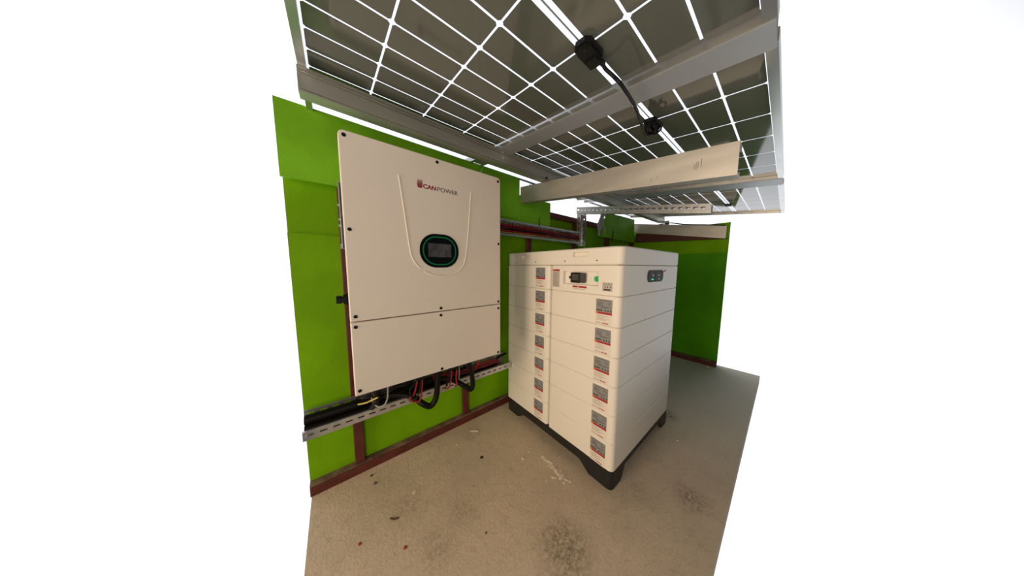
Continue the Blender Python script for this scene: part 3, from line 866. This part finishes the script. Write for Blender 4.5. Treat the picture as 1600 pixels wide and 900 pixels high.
def label_mesh(y0, y1, z0, z1, x, style):
    """printed label on a face that looks toward -x; y0 > y1 runs left to right in the photo"""
    bm = bmesh.new()
    Wd, Hd = y0 - y1, z1 - z0
    def R(u0, v0, u1, v1, mi, lift):
        box(bm, x - 0.0003 - lift, x + 0.0004, y0 - u1 * Wd, y0 - u0 * Wd, z0 + v0 * Hd, z0 + v1 * Hd, mi=mi)
    if style == 'rating':
        R(0, 0, 1, 0.42, 0, 0.0)            # white lower part
        R(0, 0.50, 1, 1, 1, 0.0002)         # silver plate
        R(0, 0.42, 1, 0.50, 2, 0.0004)      # red band
        R(0.0, 0.425, 0.14, 0.495, 5, 0.0006)
        for (u0, v, u1) in ((0.14, 0.94, 0.85), (0.10, 0.86, 0.42), (0.10, 0.82, 0.50), (0.10, 0.78, 0.35), (0.10, 0.74, 0.46), (0.70, 0.86, 0.92), (0.72, 0.80, 0.90), (0.3, 0.70, 0.94), (0.3, 0.665, 0.80)):
            R(u0, v, u1, v + 0.013, 3, 0.0004)
        R(0.06, 0.545, 0.42, 0.59, 3, 0.0004)
        for u in (0.56, 0.72, 0.88): R(u, 0.535, u + 0.07, 0.60, 3, 0.0004)
        for i in range(7):
            R(0.06, 0.375 - i * 0.034, 0.50 + 0.40 * ((i * 37 % 10) / 10), 0.383 - i * 0.034, 4, 0.0002)
        for i in range(4): R(0.05 + i * 0.10, 0.05, 0.09 + i * 0.10, 0.085, 3, 0.0002)
        for i in range(3): R(0.46 + i * 0.125, 0.045, 0.545 + i * 0.125, 0.095, 2, 0.0002)
    elif style == 'warning':
        R(0, 0, 1, 0.90, 0, 0.0); R(0, 0.90, 1, 1, 2, 0.0002)
        for i in range(17):
            R(0.08, 0.84 - i * 0.049, 0.60 + 0.34 * ((i * 53 % 10) / 10), 0.856 - i * 0.049, 4, 0.0002)
        R(0.25, 0.935, 0.34, 0.97, 0, 0.0004)
    elif style == 'red':
        R(0, 0.52, 1, 1, 2, 0.0002); R(0.35, 0.66, 0.45, 0.86, 0, 0.0004)
        R(0.02, 0.28, 0.95, 0.34, 4, 0.0); R(0.05, 0.08, 0.88, 0.14, 4, 0.0)
    elif style == 'approval':
        R(0, 0, 1, 1, 0, 0.0)
        for v in (0.90, 0.80, 0.70): R(0.06, v, 0.9, v + 0.03, 4, 0.0002)
        for u in (0.25, 0.48, 0.76): R(u, 0.42, u + 0.10, 0.56, 3, 0.0002)
        R(0.14, 0.10, 0.80, 0.27, 3, 0.0002)
    return bm


LM = lambda st: [M['warn'] if st in ('warning', 'approval') else M['paper'], M['plate'], M['redink'], M['ink'], M['greyink'], M['orange']]

protoL = protoR = None
for kk in range(7):
    z0, z1 = LAY[kk], LAY[kk + 1]
    for side in ('L', 'R'):
        if side == 'R' and kk == 6: continue
        ya, yb = (0.957, 1.400) if side == 'L' else (0.494, 0.9515)
        nm = 'narrow left stack, beside the wall' if side == 'L' else 'wide right stack'
        lab = ('battery module in the %s, ' % nm) + (ordw[kk] if side == 'L' else {0: 'lowest', 1: 'second from the bottom', 2: 'third from the bottom', 3: 'fourth from the bottom', 4: 'second below the controller', 5: 'directly below the controller'}[kk])
        t = thing('battery_module', (1.52, (ya + yb) / 2, z0), lab, 'battery', 'stacked battery modules')
        link('casing', rounded_block(BX0, BX1, ya, yb, z0 + 0.0006, z1 - 0.0006, 0.026 if side == 'R' else 0.018), M['shell'], t, True)
        if side == 'L':
            link('rating_label', label_mesh(1.083, 0.996, z0 + 0.008, z0 + 0.142, BX0, 'rating'), LM('rating'), t)['label'] = 'silver rating label with a red band'
        else:
            link('rating_label', label_mesh(0.625, 0.536, z0 + 0.002, z0 + 0.1385, BX0, 'rating'), LM('rating'), t)['label'] = 'silver rating label with a red band'

# controller module on top of the right stack
bc = thing('battery_controller', (1.52, 0.72, LAY[6]), 'battery controller module with breaker recess under the top cover, right stack', 'battery controller')
cas = link('casing', rounded_block(BX0, BX1, 0.494, 0.9515, LAY[6] + 0.0006, LAY[7] - 0.0006, 0.026), M['shell'], None, True)
cut(cas, [cutter(BX0 - 0.02, BX0 + 0.022, 0.617, 0.847, 1.098, 1.175)])
cas.parent = bc; cas.matrix_parent_inverse = Matrix.Translation(-Vector(bc.location))
bm = bmesh.new(); box(bm, BX0 + 0.001, BX0 + 0.0215, 0.733, 0.798, 1.108, 1.167, 0.006); box(bm, BX0 + 0.008, BX0 + 0.0215, 0.798, 0.812, 1.130, 1.146, 0.002); box(bm, BX0 + 0.004, BX0 + 0.0215, 0.715, 0.733, 1.128, 1.150, 0.003)
br = link('breaker', bm, M['blackp'], bc)
bm = bmesh.new(); box(bm, BX0 - 0.002, BX0 + 0.0215, 0.700, 0.7325, 1.110, 1.166, 0.006); box(bm, BX0 - 0.001, BX0 + 0.0015, 0.742, 0.785, 1.122, 1.158, 0.001)
link('breaker_cover', bm, M['clear'], br)['label'] = 'smoky see-through cover'
bm = bmesh.new(); cyl(bm, (BX0 + 0.0218, 0.640, 1.135), (-1, 0, 0), 0.0165, 0.0012, 28)
st = link('round_sticker', bm, M['greensticker'], bc)
bm = bmesh.new()
prism(bm, [(0.000, 0.001), (0.006, 0.007), (0.003, 0.010), (-0.004, 0.002)], lambda p: Vector((BX0 + 0.0200, 0.640 + p[0], 1.135 + p[1])), lambda p: Vector((BX0 + 0.0208, 0.640 + p[0], 1.135 + p[1])))
prism(bm, [(0.000, -0.001), (-0.006, -0.007), (-0.003, -0.010), (0.004, -0.002)], lambda p: Vector((BX0 + 0.0200, 0.640 + p[0], 1.135 + p[1])), lambda p: Vector((BX0 + 0.0208, 0.640 + p[0], 1.135 + p[1])))
link('symbol', bm, M['ink'], st)
link('warning_label', label_mesh(0.930, 0.876, 1.074, 1.185, BX0, 'warning'), LM('warning'), bc)['label'] = 'tall grey warning label with a red heading'
link('red_label', label_mesh(0.778, 0.686, 1.070, 1.092, BX0, 'red'), LM('red'), bc)['label'] = 'red strip label below the breaker'
link('approval_label', label_mesh(0.594, 0.540, 1.075, 1.120, BX0, 'approval'), LM('approval'), bc)['label'] = 'small pale approval label'
bm = bmesh.new()
prism(bm, [(1.515 + a, 1.147 + b) for a, b in rrect(0.123, 0.035, 0.030, 8)], lambda p: Vector((p[0], 0.4905, p[1])), lambda p: Vector((p[0], 0.4955, p[1])))
sd = link('status_display', bm, M['dispglass'], bc); sd['label'] = 'dark oblong status display with green lights'
bm = bmesh.new(); box(bm, 1.500, 1.535, 0.4898, 0.4904, 1.114, 1.180)
link('centre_window', bm, M['dispglass'], sd)
for x in (1.445, 1.456, 1.467, 1.565):
    link('status_light', B(x, x + 0.0085, 0.4896, 0.4904, 1.126, 1.131), M['ledg'], sd)
for (x, z, w, h) in ((1.455, 1.145, 0.006, 0.018), (1.466, 1.145, 0.005, 0.012), (1.475, 1.145, 0.013, 0.005), (1.475, 1.153, 0.013, 0.004), (1.545, 1.146, 0.010, 0.010), (1.562, 1.146, 0.010, 0.010), (1.580, 1.150, 0.008, 0.004)):
    link('reading', B(x, x + w, 0.4896, 0.4904, z, z + h), M['plate'], sd)
link('red_tab', tube([(1.625, 0.492, 1.166), (1.645, 0.486, 1.176), (1.652, 0.482, 1.182)], 0.003, 6), M['redink'], bc, True)

# top cover over both stacks
cov = thing('battery_cover', (1.52, 0.95, LAY[7]), 'wide white top cover lying across both battery stacks', 'cover')
cc = link('lid', rounded_block(BX0, BX1 + 0.004, 0.494, 1.400, LAY[7] + 0.001, 1.303, 0.030, 0.006), M['shell'], None, True)
cut(cc, [cutter(BX0 - 0.02, BX0 + 0.016, 0.684, 0.781, 1.258, 1.2825), cutter(BX0 - 0.02, BX0 + 0.016, 1.137, 1.230, 1.254, 1.279)])
cc.parent = cov; cc.matrix_parent_inverse = Matrix.Translation(-Vector(cov.location))
for (y, z) in ((1.288, 1.231), (1.088, 1.232), (0.838, 1.234), (0.631, 1.234)):
    bm = bmesh.new(); cyl(bm, (BX0 + 0.0005, y, z), (-1, 0, 0), 0.0038, 0.0016, 12)
    link('screw', bm, M['screw'], cov)

# black base with feet and arched cut-outs
bb = thing('steel_plinth', (1.52, 0.95, 0.0), 'black steel base with corner feet under the battery stacks', 'base')
def foot_z(x, y):
    if abs(x - BX0) < 0.02 or abs(x - BX1) < 0.02:
        d = min(1.400 - y, y - 0.494)
        a, b, h = 0.135, 0.200, 0.050
    else:
        d = min(x - BX0, BX1 - x)
        a, b, h = 0.110, 0.155, 0.074
    return 0.0 if d < a else (h if d > b else h * (d - a) / (b - a))


cxb, cyb = (BX0 + BX1) / 2, 0.947
per = rrect((BX1 - BX0) / 2, 0.453, 0.028, 6)
dens = []
for i in range(len(per)):
    p, q = Vector(per[i]), Vector(per[(i + 1) % len(per)])
    n = max(1, int((q - p).length / 0.006))
    for j in range(n): dens.append(p.lerp(q, j / n))
bm = bmesh.new()
R = []
for inset in (0.0, 0.012):
    row = []
    for p in dens:
        q = Vector((math.copysign(max(abs(p.x) - inset, 0), p.x), math.copysign(max(abs(p.y) - inset, 0), p.y)))
        X, Yv = cxb + q.x, cyb + q.y
        row.append((bm.verts.new((X, Yv, foot_z(cxb + p.x, cyb + p.y))), bm.verts.new((X, Yv, 0.1045))))
    R.append(row)
n = len(dens)
for i in range(n):
    j = (i + 1) % n
    bm.faces.new((R[0][i][0], R[0][j][0], R[0][j][1], R[0][i][1]))
    bm.faces.new((R[1][i][0], R[1][j][0], R[1][j][1], R[1][i][1]))
    bm.faces.new((R[0][i][0], R[0][j][0], R[1][j][0], R[1][i][0]))
    bm.faces.new((R[0][i][1], R[0][j][1], R[1][j][1], R[1][i][1]))
link('foot_frame', bm, M['blackb'], bb)
link('deck', B(BX0 + 0.013, BX1 - 0.013, 0.508, 1.386, 0.098, 0.1045), M['blackb'], bb)

# ================================================================== HANGING CABLE
jx, jy = 0.578, YC - 0.006
pts = [rp(0.638, jy - 0.008, 0.010), rp(0.655, jy - 0.008, 0.016)]
for (x, y, w) in ((0.672, 0.362, 0.036), (0.690, 0.345, 0.060), (0.818, 0.359, 0.060), (0.960, 0.392, 0.058), (1.030, 0.405, 0.058)):
    pts.append(rp(x, y, w))
pts += [rp(1.050, 0.398, 0.052), rp(1.062, 0.380, 0.045), rp(1.055, 0.370, 0.035)]
hc = thing('hanging_cable', pts[0], 'black cable sagging overhead from the near junction box to a tangled knot', 'cable')
link('sheath', tube(pts, 0.0048, 10, 8), M['rubber'], hc, True)
random.seed(3)
kb = bmesh.new()
c0 = rp(1.040, 0.383, 0.028)
for i in range(6):
    ax = Vector((random.uniform(-1, 1), random.uniform(-1, 1), random.uniform(-0.6, 0.6))).normalized()
    u = ax.orthogonal().normalized(); v = ax.cross(u)
    a = random.uniform(0.026, 0.042); b = random.uniform(0.014, 0.026)
    loop = [c0 + u * a * math.cos(t * 0.785) + v * b * math.sin(t * 0.785) + ax * random.uniform(-.003, .003) for t in range(9)]
    loop = [Vector((p.x, p.y, min(p.z, RZ + RS * p.y - 0.019))) for p in loop]
    merge(kb, tube(loop, 0.0036, 8, 6))
link('knot', kb, M['rubber'], hc, True)['label'] = 'tangle of looped black cable'

# ================================================================== DEBRIS ON THE FLOOR
def pebble(name, x, y, r, m, label, cat, flat=0.6, seed=0, grp=None):
    rnd = random.Random(seed)
    bm = bmesh.new(); bmesh.ops.create_icosphere(bm, subdivisions=2, radius=r)
    for v in bm.verts:
        v.co *= rnd.uniform(0.82, 1.12); v.co.z *= flat
    zmin = min(v.co.z for v in bm.verts)
    for v in bm.verts: v.co += Vector((x, y, -zmin - 0.0008))
    return tag(link(name, bm, m), label, cat, grp)


pebble('pebble', 0.106, 1.334, 0.0085, M['stone_grey'], 'small grey pebble near the bottom rail of the left wall', 'pebble', 0.6, 1)
pebble('pebble', 0.096, 1.399, 0.0070, M['stone_brown'], 'small brown pebble between the grey pebble and the wall rail', 'pebble', 0.6, 2)
pebble('paint_flake', 0.656, 1.111, 0.0105, M['chip_green'], 'dark green flake lying on the bare floor left of the battery', 'flake', 0.25, 3)
pebble('paint_flake', 0.264, 1.150, 0.012, M['plaster'], 'pale flat flake on the floor below the inverter', 'flake', 0.12, 4)
pebble('paint_flake', 0.017, 1.065, 0.007, M['chip_red'], 'tiny red flake at the lower left of the floor', 'flake', 0.3, 5)
pebble('paint_flake', 0.167, 0.929, 0.008, M['chip_red'], 'tiny red flake at the bottom of the picture', 'flake', 0.3, 6)
pebble('paint_flake', 0.579, 1.304, 0.008, M['chip_white'], 'small white flake near the wall between the studs', 'flake', 0.3, 7)
pebble('paint_flake', 1.790, 0.381, 0.010, M['chip_white'], 'small white flake right of the battery', 'flake', 0.3, 8)
pebble('pebble', 0.465, 0.757, 0.0045, M['stone_brown'], 'tiny dark pebble in front of the battery corner', 'pebble', 0.7, 9)
pebble('pebble', 3.44, 0.505, 0.012, M['chip_white'], 'white pebble at the foot of the back wall', 'pebble', 0.7, 10)
tag(link('stick', tube([(0.705, 1.352, 0.004), (0.728, 1.336, 0.005), (0.748, 1.318, 0.004)], 0.004, 6), M['chip_white']), 'short white stick on the floor near the wall stud', 'stick')
tag(link('splinter', tube([(0.139, 1.092, 0.003), (0.151, 1.076, 0.0035), (0.170, 1.068, 0.003)], 0.003, 6), M['wood']), 'dark brown splinter on the floor, lower left', 'splinter')

# dried plaster spill
rnd = random.Random(5)
bm = bmesh.new()
path = [(0.963, 0.879), (0.962, 0.845), (0.960, 0.814), (0.955, 0.785), (0.949, 0.754), (0.945, 0.72), (0.942, 0.684)]
spots = []
for i in range(46):
    t = rnd.random() ** 0.8 * (len(path) - 1)
    a, b = path[int(t)], path[min(int(t) + 1, len(path) - 1)]
    f = t - int(t)
    wv = 0.016 * (0.5 + t / 6)
    spots.append((a[0] + (b[0] - a[0]) * f + rnd.gauss(0, wv * 0.5), a[1] + (b[1] - a[1]) * f + rnd.gauss(0, wv * 0.35), rnd.uniform(0.006, 0.014)))
spots += [(0.905, 0.745, 0.010), (0.912, 0.737, 0.008), (0.935, 0.715, 0.010)]
for (x, y, r) in spots:
    g = bmesh.ops.create_icosphere(bm, subdivisions=1, radius=r, matrix=Matrix.Translation((x, y, 0.0005)) @ Matrix.Diagonal((1, rnd.uniform(0.7, 1.3), 0.22, 1)))
    for v in g['verts']: v.co.z = max(v.co.z, -0.0004)
tag(link('plaster_spill', bm, M['plaster']), 'streak of dried white plaster on the floor before the battery', 'plaster spill')
for (x, y, s, l) in ((0.854, 0.943, 0.011, 'larger crumb of dried plaster, left of the streak'), (0.921, 0.958, 0.008, 'smaller crumb of dried plaster behind the streak'), (0.861, 0.751, 0.007, 'crumb of dried plaster in front of the streak')):
    pebble('plaster_crumb', x, y, s, M['plaster'], l, 'plaster crumb', 0.25, int(x * 1000), 'dried plaster crumbs')
